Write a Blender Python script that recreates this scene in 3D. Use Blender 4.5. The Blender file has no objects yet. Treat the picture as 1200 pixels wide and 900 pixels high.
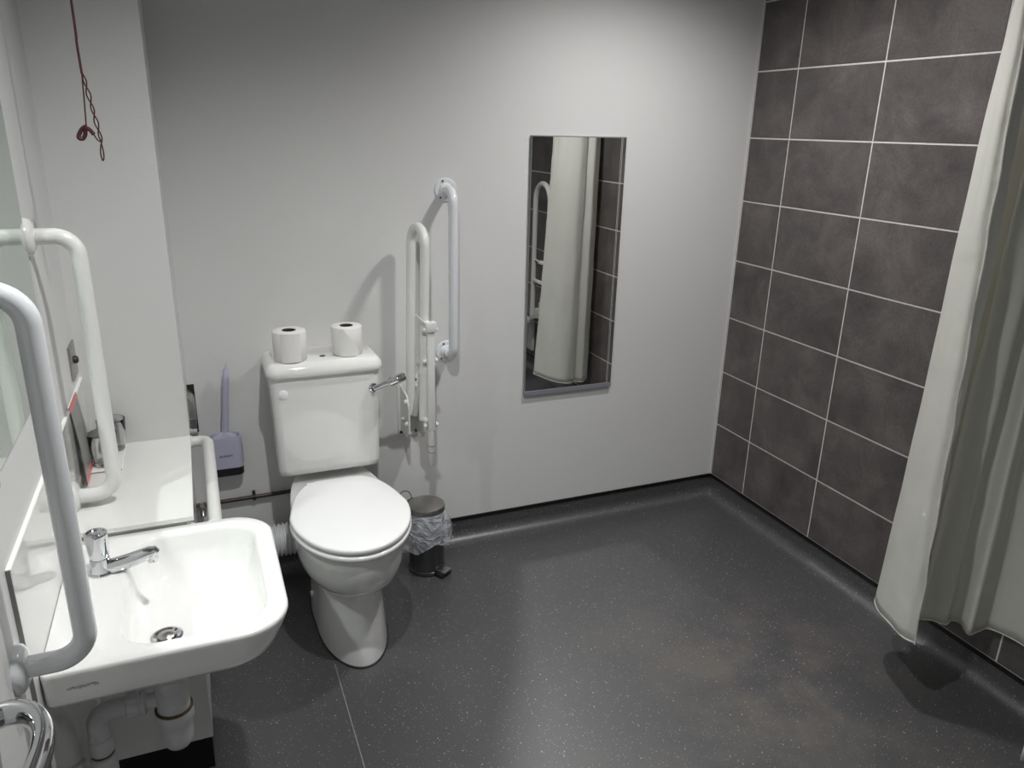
import bpy, bmesh, math, random
from mathutils import Vector, Matrix, noise

random.seed(7)
PI = math.pi
scene = bpy.context.scene
C = scene.collection

# ------------------------------------------------------------------ camera
cd = bpy.data.cameras.new('camera')
cam = bpy.data.objects.new('camera', cd)
C.objects.link(cam)
cam.location = (-2.1433, -2.6466, 1.6165)
cam.rotation_euler = (1.24667, -0.0228, -0.39254)
cd.sensor_width = 36.0
cd.sensor_fit = 'HORIZONTAL'
cd.lens = 892.79 * 36 / 1200
cd.clip_start = 0.02
scene.camera = cam

# ------------------------------------------------------------------ world + light
CEIL = 2.4
w = bpy.data.worlds.new('world')
scene.world = w
w.use_nodes = True
w.node_tree.nodes['Background'].inputs[0].default_value = (0.9, 0.95, 1, 1)
w.node_tree.nodes['Background'].inputs[1].default_value = 0.006

LIGHTS = [  # x, y, power, cone, colour
    (-1.80, -1.40, 78, 142, (0.99, 1.0, 0.985)),
    (-0.67, -0.72, 88, 150, (1.0, 0.975, 0.965)),
    (-2.05, -2.95, 9, 140, (0.97, 1.0, 0.97)),
    (-0.75, -2.45, 5, 140, (1.0, 0.97, 0.90)),
]
scene.view_settings.view_transform = 'Standard'
scene.view_settings.look = 'None'
scene.view_settings.gamma = 1
scene.view_settings.use_curve_mapping = False
scene.view_settings.exposure = 0.12
cy = scene.cycles
cy.use_denoising = True
cy.max_bounces = 10
cy.diffuse_bounces = 5
cy.glossy_bounces = 5
cy.transmission_bounces = 8
cy.transparent_max_bounces = 12
cy.caustics_reflective = True
cy.caustics_refractive = False
cy.blur_glossy = 0.0
cy.use_adaptive_sampling = False
cy.use_guiding = True
cy.use_surface_guiding = True
cy.guiding_training_samples = 48
cy.sample_clamp_indirect = 0.0

# ------------------------------------------------------------------ materials
def nt(name):
    m = bpy.data.materials.new(name)
    m.use_nodes = True
    return m, m.node_tree, m.node_tree.nodes['Principled BSDF']

def plain(name, col, rough=0.5, metal=0.0, coat=0.0, trans=0.0, alpha=1.0, bump=0.0, bscale=60, ior=None, spec=None, mottle=0.0):
    m, t, b = nt(name)
    b.inputs['Base Color'].default_value = (*col, 1)
    b.inputs['Roughness'].default_value = rough
    b.inputs['Metallic'].default_value = metal
    b.inputs['Coat Weight'].default_value = coat
    b.inputs['Transmission Weight'].default_value = trans
    b.inputs['Alpha'].default_value = alpha
    if ior: b.inputs['IOR'].default_value = ior
    if spec is not None: b.inputs['Specular IOR Level'].default_value = spec
    g = t.nodes.new('ShaderNodeNewGeometry')
    n = t.nodes.new('ShaderNodeTexNoise'); n.inputs['Scale'].default_value = bscale
    n.inputs['Detail'].default_value = 4
    t.links.new(g.outputs['Position'], n.inputs['Vector'])
    if bump:
        bp = t.nodes.new('ShaderNodeBump'); bp.inputs['Strength'].default_value = bump
        bp.inputs['Distance'].default_value = 0.002
        t.links.new(n.outputs['Fac'], bp.inputs['Height'])
        t.links.new(bp.outputs['Normal'], b.inputs['Normal'])
    if mottle:
        r = t.nodes.new('ShaderNodeValToRGB')
        r.color_ramp.elements[0].position = 0.3; r.color_ramp.elements[1].position = 0.7
        r.color_ramp.elements[0].color = (*[c * (1 - mottle) for c in col], 1)
        r.color_ramp.elements[1].color = (*[min(1, c * (1 + mottle)) for c in col], 1)
        t.links.new(n.outputs['Fac'], r.inputs['Fac'])
        t.links.new(r.outputs['Color'], b.inputs['Base Color'])
    return m

M = {}
M['paint'] = plain('wall_paint', (0.66, 0.66, 0.655), 0.55, bump=0.15, bscale=180, mottle=0.012)
M['ceiling'] = plain('ceiling_paint', (0.75, 0.75, 0.74), 0.8, bump=0.05)
M['panel'] = plain('white_laminate', (0.70, 0.70, 0.69), 0.25, coat=0.3, mottle=0.01, bscale=5)
M['gloss'] = plain('white_acrylic', (0.74, 0.74, 0.72), 0.08, coat=0.5, mottle=0.01, bscale=5)
M['edge'] = plain('cut_white_edge', (0.85, 0.85, 0.83), 0.4)
M['edge_dark'] = plain('dark_panel_edge', (0.25, 0.25, 0.24), 0.6)
M['ceramic'] = plain('vitreous_china', (0.83, 0.83, 0.82), 0.07, coat=0.6, mottle=0.006, bscale=8)
M['seat'] = plain('seat_plastic', (0.90, 0.90, 0.905), 0.16, coat=0.3, mottle=0.004, bscale=9)
M['white_metal'] = plain('white_powder_coat', (0.72, 0.72, 0.71), 0.18, coat=0.4, bump=0.02)
M['blue_metal'] = plain('white_nylon_coat', (0.72, 0.74, 0.765), 0.16, coat=0.5, bump=0.02)
M['wplastic'] = plain('white_plastic', (0.66, 0.66, 0.64), 0.35, mottle=0.02)
M['pipe'] = plain('waste_pipe_plastic', (0.62, 0.63, 0.64), 0.4, mottle=0.04)
M['chrome'] = plain('chrome', (0.62, 0.63, 0.65), 0.06, metal=1.0, bump=0.01)
M['steel'] = plain('brushed_steel', (0.42, 0.40, 0.38), 0.28, metal=1.0, bump=0.05, bscale=300)
M['dsteel'] = plain('dark_bin_metal', (0.10, 0.10, 0.105), 0.2, metal=0.7, bump=0.02)
M['black'] = plain('black_plastic', (0.012, 0.012, 0.013), 0.4, mottle=0.1)
M['screw'] = plain('dark_screw', (0.05, 0.05, 0.05), 0.4, metal=0.5)
M['mirror'] = plain('mirror_glass', (0.86, 0.87, 0.86), 0.0, metal=1.0)
M['mirror_green'] = plain('green_mirror_glass', (0.70, 0.78, 0.72), 0.0, metal=1.0)
M['mirror_edge'] = plain('mirror_edge', (0.20, 0.21, 0.22), 0.25, mottle=0.05)
M['mirror_frame'] = plain('bevelled_mirror_rim', (0.28, 0.29, 0.33), 0.35, metal=0.3)
M['lav'] = plain('lavender_plastic', (0.46, 0.46, 0.59), 0.35, mottle=0.02)
M['lavd'] = plain('grey_grille', (0.16, 0.16, 0.19), 0.6)
M['paper'] = plain('tissue_paper', (0.80, 0.79, 0.77), 0.9, bump=0.5, bscale=400, mottle=0.02)
M['tube'] = plain('cardboard_core', (0.07, 0.035, 0.025), 0.9, bump=0.2)
M['copper'] = plain('tarnished_copper', (0.06, 0.047, 0.042), 0.4, metal=0.5, mottle=0.3, bscale=40)
M['red'] = plain('red_cord', (0.055, 0.006, 0.010), 0.6, bump=0.3, bscale=900)
M['redp'] = plain('red_print_and_reflection', (0.62, 0.17, 0.15), 0.4)
M['card'] = plain('grey_card_sheet', (0.20, 0.20, 0.19), 0.3, mottle=0.15, bscale=30)
M['cardw'] = plain('white_card', (0.78, 0.78, 0.76), 0.4, mottle=0.01)
M['glass'] = plain('clear_glass', (0.93, 0.95, 0.94), 0.0, trans=1.0, ior=1.46)
M['grout'] = plain('grout', (0.66, 0.64, 0.62), 0.8, bump=0.3, mottle=0.08)
M['trim'] = plain('white_tile_trim', (0.62, 0.61, 0.60), 0.35, mottle=0.03)
M['cap'] = plain('black_capping', (0.004, 0.004, 0.005), 0.35, bump=0.05)
M['seal'] = plain('grey_weld_rod', (0.26, 0.255, 0.25), 0.5, mottle=0.2)
M['mark'] = plain('grey_scuff', (0.26, 0.26, 0.27), 0.6, mottle=0.3, bscale=200)
M['brass'] = plain('brown_waste_ring', (0.10, 0.07, 0.035), 0.4, mottle=0.2)

def tile_mat():
    m, t, b = nt('slate_tile')
    g = t.nodes.new('ShaderNodeNewGeometry')
    n1 = t.nodes.new('ShaderNodeTexNoise'); n1.inputs['Scale'].default_value = 5.5; n1.inputs['Detail'].default_value = 9; n1.inputs['Roughness'].default_value = 0.68
    n1.inputs['Distortion'].default_value = 0.4
    oi = t.nodes.new('ShaderNodeObjectInfo')
    mul = t.nodes.new('ShaderNodeVectorMath'); mul.operation = 'SCALE'
    comb = t.nodes.new('ShaderNodeCombineXYZ')
    ad = t.nodes.new('ShaderNodeVectorMath'); ad.operation = 'ADD'
    for i in range(3): t.links.new(oi.outputs['Random'], comb.inputs[i])
    t.links.new(comb.outputs[0], mul.inputs[0]); mul.inputs['Scale'].default_value = 9.0
    t.links.new(g.outputs['Position'], ad.inputs[0]); t.links.new(mul.outputs[0], ad.inputs[1])
    t.links.new(ad.outputs[0], n1.inputs['Vector'])
    r = t.nodes.new('ShaderNodeValToRGB')
    e = r.color_ramp.elements
    e[0].position = 0.28; e[0].color = (0.052, 0.046, 0.046, 1)
    e[1].position = 0.78; e[1].color = (0.165, 0.148, 0.144, 1)
    k = e.new(0.5); k.color = (0.096, 0.085, 0.083, 1)
    t.links.new(n1.outputs['Fac'], r.inputs['Fac'])
    n2 = t.nodes.new('ShaderNodeTexNoise'); n2.inputs['Scale'].default_value = 120; n2.inputs['Detail'].default_value = 5
    t.links.new(g.outputs['Position'], n2.inputs['Vector'])
    mx = t.nodes.new('ShaderNodeMixRGB'); mx.blend_type = 'OVERLAY'; mx.inputs['Fac'].default_value = 0.35
    t.links.new(r.outputs['Color'], mx.inputs['Color1']); t.links.new(n2.outputs['Fac'], mx.inputs['Color2'])
    t.links.new(mx.outputs['Color'], b.inputs['Base Color'])
    b.inputs['Roughness'].default_value = 0.48
    bp = t.nodes.new('ShaderNodeBump'); bp.inputs['Strength'].default_value = 0.12; bp.inputs['Distance'].default_value = 0.002
    t.links.new(n2.outputs['Fac'], bp.inputs['Height']); t.links.new(bp.outputs['Normal'], b.inputs['Normal'])
    return m
M['tile'] = tile_mat()

def vinyl_mat():
    m, t, b = nt('sparkle_vinyl')
    g = t.nodes.new('ShaderNodeNewGeometry')
    pos = g.outputs['Position']
    base = t.nodes.new('ShaderNodeTexNoise'); base.inputs['Scale'].default_value = 260; base.inputs['Detail'].default_value = 3
    t.links.new(pos, base.inputs['Vector'])
    r = t.nodes.new('ShaderNodeValToRGB'); e = r.color_ramp.elements
    e[0].position = 0.3; e[0].color = (0.034, 0.034, 0.037, 1)
    e[1].position = 0.75; e[1].color = (0.088, 0.088, 0.093, 1)
    t.links.new(base.outputs['Fac'], r.inputs['Fac'])
    # scattered pale flakes of two sizes
    prev = r.outputs['Color']
    for sc, thr, keep, col in ((230, 0.20, 0.93, (0.30, 0.31, 0.34)), (120, 0.13, 0.962, (0.50, 0.51, 0.55))):
        v = t.nodes.new('ShaderNodeTexVoronoi'); v.inputs['Scale'].default_value = sc
        t.links.new(pos, v.inputs['Vector'])
        lt = t.nodes.new('ShaderNodeMath'); lt.operation = 'LESS_THAN'; lt.inputs[1].default_value = thr * 1.6
        t.links.new(v.outputs['Distance'], lt.inputs[0])
        sp = t.nodes.new('ShaderNodeSeparateColor'); t.links.new(v.outputs['Color'], sp.inputs[0])
        gt = t.nodes.new('ShaderNodeMath'); gt.operation = 'GREATER_THAN'; gt.inputs[1].default_value = keep
        t.links.new(sp.outputs[0], gt.inputs[0])
        mu = t.nodes.new('ShaderNodeMath'); mu.operation = 'MULTIPLY'
        t.links.new(lt.outputs[0], mu.inputs[0]); t.links.new(gt.outputs[0], mu.inputs[1])
        mx = t.nodes.new('ShaderNodeMixRGB'); mx.inputs['Color2'].default_value = (*col, 1)
        t.links.new(mu.outputs[0], mx.inputs['Fac']); t.links.new(prev, mx.inputs['Color1'])
        prev = mx.outputs['Color']
    # brownish soap-scum stain in front of the shower
    st = t.nodes.new('ShaderNodeTexNoise'); st.inputs['Scale'].default_value = 3.2; st.inputs['Detail'].default_value = 6; st.inputs['Roughness'].default_value = 0.7
    t.links.new(pos, st.inputs['Vector'])
    sub = t.nodes.new('ShaderNodeVectorMath'); sub.operation = 'DISTANCE'; sub.inputs[1].default_value = (-0.62, -1.22, 0)
    t.links.new(pos, sub.inputs[0])
    mr = t.nodes.new('ShaderNodeMapRange'); mr.inputs[1].default_value = 0.1; mr.inputs[2].default_value = 0.75; mr.inputs[3].default_value = 1; mr.inputs[4].default_value = 0
    t.links.new(sub.outputs['Value'], mr.inputs[0])
    rr = t.nodes.new('ShaderNodeValToRGB'); rr.color_ramp.elements[0].position = 0.42; rr.color_ramp.elements[1].position = 0.62
    t.links.new(st.outputs['Fac'], rr.inputs['Fac'])
    mm = t.nodes.new('ShaderNodeMath'); mm.operation = 'MULTIPLY'
    t.links.new(mr.outputs[0], mm.inputs[0]); t.links.new(rr.outputs['Color'], mm.inputs[1])
    m2 = t.nodes.new('ShaderNodeMath'); m2.operation = 'MULTIPLY'; m2.inputs[1].default_value = 0.45
    t.links.new(mm.outputs[0], m2.inputs[0])
    mx = t.nodes.new('ShaderNodeMixRGB'); mx.inputs['Color2'].default_value = (0.17, 0.145, 0.12, 1)
    t.links.new(m2.outputs[0], mx.inputs['Fac']); t.links.new(prev, mx.inputs['Color1'])
    t.links.new(mx.outputs['Color'], b.inputs['Base Color'])
    b.inputs['Roughness'].default_value = 0.40
    b.inputs['Specular IOR Level'].default_value = 0.95
    bp = t.nodes.new('ShaderNodeBump'); bp.inputs['Strength'].default_value = 0.12; bp.inputs['Distance'].default_value = 0.001
    t.links.new(base.outputs['Fac'], bp.inputs['Height']); t.links.new(bp.outputs['Normal'], b.inputs['Normal'])
    return m
M['vinyl'] = vinyl_mat()

def fabric_mat():
    m, t, b = nt('curtain_fabric')
    col = (0.78, 0.785, 0.755, 1)
    g = t.nodes.new('ShaderNodeNewGeometry')
    n = t.nodes.new('ShaderNodeTexNoise'); n.inputs['Scale'].default_value = 14; n.inputs['Detail'].default_value = 6
    t.links.new(g.outputs['Position'], n.inputs['Vector'])
    bp = t.nodes.new('ShaderNodeBump'); bp.inputs['Strength'].default_value = 0.35; bp.inputs['Distance'].default_value = 0.012
    t.links.new(n.outputs['Fac'], bp.inputs['Height'])
    b.inputs['Base Color'].default_value = col
    b.inputs['Roughness'].default_value = 0.55
    t.links.new(bp.outputs['Normal'], b.inputs['Normal'])
    tr = t.nodes.new('ShaderNodeBsdfTranslucent'); tr.inputs[0].default_value = (0.93, 0.92, 0.85, 1)
    mx = t.nodes.new('ShaderNodeMixShader'); mx.inputs[0].default_value = 0.42
    out = t.nodes['Material Output']
    t.links.new(b.outputs[0], mx.inputs[1]); t.links.new(tr.outputs[0], mx.inputs[2])
    t.links.new(mx.outputs[0], out.inputs[0])
    return m
M['fabric'] = fabric_mat()

M['satin'] = plain('curtain_facing', (0.74, 0.75, 0.72), 0.32, bump=0.3, bscale=40)
def bag_mat():
    m, t, b = nt('bin_bag_film')
    b.inputs['Base Color'].default_value = (0.72, 0.76, 0.82, 1)
    b.inputs['Roughness'].default_value = 0.14
    g = t.nodes.new('ShaderNodeNewGeometry')
    n = t.nodes.new('ShaderNodeTexNoise'); n.inputs['Scale'].default_value = 16; n.inputs['Detail'].default_value = 2; n.inputs['Distortion'].default_value = 2.5
    t.links.new(g.outputs['Position'], n.inputs['Vector'])
    bp = t.nodes.new('ShaderNodeBump'); bp.inputs['Strength'].default_value = 1.0; bp.inputs['Distance'].default_value = 0.02
    t.links.new(n.outputs['Fac'], bp.inputs['Height']); t.links.new(bp.outputs['Normal'], b.inputs['Normal'])
    tp = t.nodes.new('ShaderNodeBsdfTransparent')
    mx = t.nodes.new('ShaderNodeMixShader')
    r = t.nodes.new('ShaderNodeMapRange'); r.inputs[1].default_value = 0.35; r.inputs[2].default_value = 0.7; r.inputs[3].default_value = 0.34; r.inputs[4].default_value = 0.52
    t.links.new(n.outputs['Fac'], r.inputs[0]); t.links.new(r.outputs[0], mx.inputs[0])
    out = t.nodes['Material Output']
    t.links.new(tp.outputs[0], mx.inputs[1]); t.links.new(b.outputs[0], mx.inputs[2]); t.links.new(mx.outputs[0], out.inputs[0])
    return m
M['bag'] = bag_mat()

def emit_mat():
    m, t, b = nt('lamp_glow')
    b.inputs['Emission Color'].default_value = (1, 0.98, 0.95, 1)
    b.inputs['Emission Strength'].default_value = 6
    return m
M['lamp'] = emit_mat()

# ------------------------------------------------------------------ mesh helpers
def box(bm, a, b, bev=0.0, seg=2):
    x0, y0, z0 = [min(p, q) for p, q in zip(a, b)]
    x1, y1, z1 = [max(p, q) for p, q in zip(a, b)]
    vs = [bm.verts.new(p) for p in ((x0,y0,z0),(x1,y0,z0),(x1,y1,z0),(x0,y1,z0),(x0,y0,z1),(x1,y0,z1),(x1,y1,z1),(x0,y1,z1))]
    fs = [bm.faces.new([vs[i] for i in f]) for f in ((0,3,2,1),(4,5,6,7),(0,1,5,4),(1,2,6,5),(2,3,7,6),(3,0,4,7))]
    if bev:
        es = {e for f in fs for e in f.edges}
        bmesh.ops.bevel(bm, geom=list(es), offset=bev, segments=seg, affect='EDGES', profile=0.5)
    return bm

def B(a, b, bev=0.0, seg=2):
    return box(bmesh.new(), a, b, bev, seg)

def loft(bm, rings, cap0=True, cap1=True, closed=True):
    rv = [[bm.verts.new(p) for p in r] for r in rings]
    n = len(rv[0])
    for a, b in zip(rv, rv[1:]):
        for i in range(n if closed else n - 1):
            j = (i + 1) % n
            bm.faces.new((a[i], a[j], b[j], b[i]))
    if cap0: bm.faces.new(list(reversed(rv[0])))
    if cap1: bm.faces.new(rv[-1])
    return bm

def frame(d):
    d = d.normalized()
    u = Vector((0, 0, 1)) if abs(d.z) < 0.9 else Vector((1, 0, 0))
    s = d.cross(u).normalized()
    return s, s.cross(d).normalized()

def rounded(pts, R, n=8):
    """polyline with circular bends"""
    P = [Vector(p) for p in pts]
    out = [P[0]]
    for i in range(1, len(P) - 1):
        a, b, c = P[i-1], P[i], P[i+1]
        u = (a - b); v = (c - b)
        lu, lv = u.length, v.length; u.normalize(); v.normalize()
        ang = u.angle(v)
        if ang > PI - 0.02: out.append(b); continue
        t = min(R / math.tan(ang / 2), lu * 0.49, lv * 0.49)
        r = t * math.tan(ang / 2)
        cen = b + (u + v).normalized() * (r / math.sin(ang / 2))
        s = b + u * t - cen; e = b + v * t - cen
        tot = s.angle(e)
        ax = s.cross(e).normalized()
        for k in range(n + 1):
            out.append(cen + Matrix.Rotation(tot * k / n, 3, ax) @ s)
    out.append(P[-1])
    return out

def tube(bm, pts, r, n=16, caps=True, closed=False, rb=None):
    P = [Vector(p) for p in pts]
    rings = []
    s = None
    N = len(P)
    for i in range(N):
        if closed: d = (P[(i+1) % N] - P[i-1]).normalized()
        else: d = (P[min(i+1, N-1)] - P[max(i-1, 0)]).normalized()
        if s is None: s, u = frame(d)
        else:
            s = (s - d * s.dot(d)).normalized(); u = s.cross(d).normalized()
        ri = r[i] if isinstance(r, (list, tuple)) else r
        r2 = rb if rb is not None else ri
        rings.append([P[i] + s * (ri * math.cos(2*PI*k/n)) + u * (r2 * math.sin(2*PI*k/n)) for k in range(n)])
    if closed:
        rings.append(rings[0])
        loft(bm, rings, False, False)
        bmesh.ops.remove_doubles(bm, verts=bm.verts[:], dist=1e-6)
    else:
        loft(bm, rings, caps, caps)
    return bm

def cyl(bm, a, b, r, n=24, bev=0.0):
    a, b = Vector(a), Vector(b)
    if bev:
        d = (b - a).normalized() * bev
        return tube(bm, [a, a + d * 0.02, a + d, b - d, b - d * 0.02, b], [r - bev, r - bev * 0.6, r, r, r - bev * 0.6, r - bev], n)
    return tube(bm, [a, b], r, n)

def lathe(bm, origin, axis, prof, n=40, cap0=True, cap1=True):
    """prof: list of (radius, distance along axis)"""
    o = Vector(origin); a = Vector(axis).normalized(); s, u = frame(a)
    rings = [[o + a * h + s * (r * math.cos(2*PI*k/n)) + u * (r * math.sin(2*PI*k/n)) for k in range(n)] for r, h in prof]
    return loft(bm, rings, cap0, cap1)

def rrect(cx, cy_, hx, hy, r, z, n=8):
    out = []
    for qx, qy, a0 in ((1, 1, 0), (-1, 1, PI/2), (-1, -1, PI), (1, -1, 3*PI/2)):
        for k in range(n + 1):
            a = a0 + (PI/2) * k / n
            out.append(Vector((cx + qx * (hx - r) + r * math.cos(a), cy_ + qy * (hy - r) + r * math.sin(a), z)))
    return out

def egg(cx, cyy, yf, yb, hw, bw, z, n=56, pb=3.2):
    """front half ellipse towards -y, squarer back; bw = width factor at the back"""
    out = []
    for k in range(n):
        a = 2 * PI * k / n
        s, c = math.sin(a), math.cos(a)
        if c >= 0:
            x = hw * s; y = cyy - (cyy - yf) * c
        else:
            e = 2 / pb
            x = hw * math.copysign(abs(s) ** e, s); t = abs(c) ** e
            x *= 1 - (1 - bw) * t ** 1.2
            y = cyy + (yb - cyy) * t
        out.append(Vector((cx + x, y, z)))
    return out

def catmull(P, per):
    out = []
    for i in range(len(P) - 1):
        p0 = P[i-1] if i else P[0] * 2 - P[1]
        p3 = P[i+2] if i + 2 < len(P) else P[-1] * 2 - P[-2]
        p1, p2 = P[i], P[i+1]
        for k in range(per):
            s = k / per
            out.append(.5 * ((2*p1) + (-p0+p2)*s + (2*p0-5*p1+4*p2-p3)*s*s + (-p0+3*p1-3*p2+p3)*s**3))
    out.append(P[-1]); return out

def root_of(o):
    while o.parent: o = o.parent
    return o

def obj(name, bm, mat, parent=None, smooth=True, label=None, sharp=40):
    bmesh.ops.recalc_face_normals(bm, faces=bm.faces[:])
    me = bpy.data.meshes.new(name)
    if parent is not None:
        bmesh.ops.translate(bm, verts=bm.verts[:], vec=-Vector(root_of(parent).location))
    bm.to_mesh(me); bm.free()
    me.materials.append(M[mat] if isinstance(mat, str) else mat)
    if smooth:
        for p in me.polygons: p.use_smooth = True
        me.set_sharp_from_angle(angle=math.radians(sharp))
    o = bpy.data.objects.new(name, me); C.objects.link(o)
    if parent is not None: o.parent = parent
    if label: o['label'] = label
    return o

def thing(name, label, cat, loc, group=None):
    o = bpy.data.objects.new(name, None); C.objects.link(o)
    o.location = loc; o['label'] = label; o['category'] = cat
    o.empty_display_size = 0.05
    if group: o['group'] = group
    return o

def tag(o, label, cat, group=None):
    o['label'] = label; o['category'] = cat
    if group: o['group'] = group
    return o

def struct(name, bm, mat, parent=None, smooth=False, label=None):
    o = obj(name, bm, mat, parent, smooth)
    if parent is None: o['kind'] = 'structure'
    if label: o['label'] = label
    return o

# ------------------------------------------------------------------ room shell
XW, YF = -2.462, -3.3        # left wall face, front wall face
BX, BY, BL = -2.222, -0.395, -0.897
BXU = -2.206   # boxing side face, upper face, lower face
struct('floor', B((XW - .1, YF - .1, -.05), (.1, .1, 0)), 'vinyl')
struct('ceiling', B((XW - .1, YF - .1, CEIL), (.1, .1, CEIL + .05)), 'ceiling')
struct('wall_back', B((XW - .1, 0, 0), (.1, .1, CEIL)), 'paint')
struct('wall_left', B((XW - .1, YF, 0), (XW, 0, CEIL)), 'paint')
struct('wall_front', B((XW - .1, YF - .1, 0), (.1, YF, CEIL)), 'paint')
wr = struct('wall_right', B((.0018, YF, 0), (.1, 0, CEIL)), 'grout', label='pale grouted wall carrying dark grey tiles')
bu = struct('wall_boxing_upper', B((XW, BY, .746), (BXU, 0, CEIL)), 'paint')
bl = struct('wall_boxing_lower', B((XW, BL, .100), (BX, 0, .732)), 'panel')
struct('trim_shelf', B((XW, BL - .012, .7325), (BX + .018, BY + .002, .7455), .002), 'gloss')
struct('baseboard_boxing', B((XW, BL + .004, 0), (BX - .004, 0, .099)), 'cap')

# weld seam in the vinyl
fl = bpy.data.objects['floor']
ws = obj('weld_seam', B((-1.8630, -2.9, -.0002), (-1.8603, -.60, .0006)), 'seal', fl, False, label='thin pale welded seam in the vinyl')

# coved vinyl upstands
def cove(name, p0, p1, inward, h=.086, R=.045):
    """profile swept between floor points p0-p1 lying in the wall face"""
    p0, p1, inn = Vector(p0), Vector(p1), Vector(inward)
    prof = [(R + .02, .0004)]
    for k in range(9):
        a = PI / 2 * k / 8
        prof.append((.003 + R * (1 - math.sin(a)), .0006 + R * (1 - math.cos(a))))
    prof += [(.003, h), (0, h), (0, -.001), (R + .02, -.001)]
    bm = bmesh.new()
    loft(bm, [[p + inn * d + Vector((0, 0, z)) for d, z in prof] for p in (p0, p1)])
    return struct(name, bm, 'vinyl', smooth=True)
cove('baseboard_back', (BX, 0, 0), (0, 0, 0), (0, -1, 0))
cove('baseboard_right', (0.004, 0, 0), (0.004, YF, 0), (-1, 0, 0))
struct('trim_back', B((BX, -.006, .085), (0, 0, .1), .001), 'cap')
struct('trim_right', B((-.003, YF, .085), (.004, 0, .1), .001), 'cap')
struct('trim_corner', B((-.006, -.005, .1), (.004, 0, CEIL), .001), 'trim')

# tiles
ys = [0.0045, .232, .632, 1.033, 1.0455, 1.433, 1.833, 2.233, 2.633, 3.033, 3.3]
tcache = {}
def tile_mesh(wy, hz):
    k = (round(wy, 3), round(hz, 3))
    if k in tcache: return tcache[k]
    bm = bmesh.new(); c = .0008; g = .0030
    a, b = wy/2 - g, hz/2 - g
    outer = [(.0055, -a, -b), (.0055, a, -b), (.0055, a, b), (.0055, -a, b)]
    mid = [(c, -a, -b), (c, a, -b), (c, a, b), (c, -a, b)]
    inn = [(0, -a+c, -b+c), (0, a-c, -b+c), (0, a-c, b-c), (0, -a+c, b-c)]
    loft(bm, [[Vector(p) for p in r] for r in (outer, mid, inn)])
    bmesh.ops.recalc_face_normals(bm, faces=bm.faces[:])
    me = bpy.data.meshes.new('tile'); bm.to_mesh(me); bm.free(); me.materials.append(M['tile'])
    tcache[k] = me
    return me
for r in range(10):
    z0 = .1 + .25 * r; z1 = min(z0 + .25, CEIL)
    for a, b in zip(ys, ys[1:]):
        o = bpy.data.objects.new('tile', tile_mesh(b - a, z1 - z0)); C.objects.link(o)
        o.parent = wr; o.location = (-random.random() * .0003, -(a + b) / 2, (z0 + z1) / 2)

# splash panel on the left wall behind the basin
sp = thing('splashback', 'glossy white splashback panel on the left wall behind the basin', 'splashback', (XW + .001, -1.0, .1))
obj('panel', B((XW, -1.405, .1), (XW + .006, BL - .0, .947), .0008, 1), 'gloss', sp, False)
obj('panel', B((XW, BL, .746), (XW + .006, BY, .947), .0008, 1), 'gloss', sp, False)
obj('edge_strip', B((XW, -1.406, .9465), (XW + .0075, BY, .950)), 'edge', sp, False, label='bright white top edge')
obj('edge_strip', B((XW, -1.4085, .1), (XW + .0068, -1.4055, .950)), 'edge_dark', sp, False, label='dark near edge')  # darker strip down the near end of the panel

# ------------------------------------------------------------------ ceiling lamps
for i, (x, y, pw, cone, col) in enumerate(LIGHTS):
    lb = ['above the toilet', 'above the open floor by the wall mirror', 'near the entrance on the left', 'near the entrance by the shower'][i]
    t = thing('ceiling_downlight', 'round recessed ceiling downlight ' + lb, 'ceiling light', (x, y, CEIL), 'recessed ceiling downlights')
    obj('rim', lathe(bmesh.new(), (x, y, CEIL - .001), (0, 0, -1), [(.050, 0), (.052, .003), (.046, .007), (.040, .004), (.038, 0)], 40, False, False), 'white_metal', t)
    obj('lens', lathe(bmesh.new(), (x, y, CEIL - .0005), (0, 0, -1), [(.037, 0), (.037, .001)], 32), 'lamp', t)
    ld = bpy.data.lights.new('downlight_lamp', 'SPOT')
    ld.energy = pw; ld.color = col; ld.spot_size = math.radians(cone); ld.spot_blend = 0.9
    ld.shadow_soft_size = 0.062 if i == 1 else 0.028
    lo = bpy.data.objects.new('downlight_lamp', ld); C.objects.link(lo)
    lo.parent = t; lo.location = (0, 0, -.012)

# ------------------------------------------------------------------ mirrors
def prism_frame(name, parent): pass
t = thing('wall_mirror', 'tall frameless rectangular mirror on the white back wall', 'mirror', (-.777, 0, .599))
obj('mirror_body', B((-.975, -.012, .599), (-.580, 0, 1.594), .001, 1), 'mirror_edge', t, False)
obj('mirror_glass', B((-.972, -.0135, .618), (-.583, -.0122, 1.590)), 'mirror', t, False)
obj('bottom_rail', B((-.975, -.0155, .599), (-.580, -.0122, .6175), .0006, 1), 'mirror_frame', t, False, label='grey strip along the bottom of the mirror')

t = thing('basin_mirror', 'large greenish frameless mirror on the left wall above the basin', 'mirror', (XW, -1.1, 1.088))
obj('mirror_body', B((XW, -1.55, 1.088), (XW + .0045, -.818, 2.0), .0006, 1), 'mirror_edge', t, False)
obj('mirror_glass', B((XW + .0046, -1.549, 1.0895), (XW + .0056, -.8195, 1.9985)), 'mirror_green', t, False)
obj('mirror_clip', lathe(bmesh.new(), (XW, -1.375, 1.082), (1, 0, 0), [(.010, 0), (.010, .006), (.007, .009)], 20), 'steel', t, label='small round metal clip under the mirror')

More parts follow.
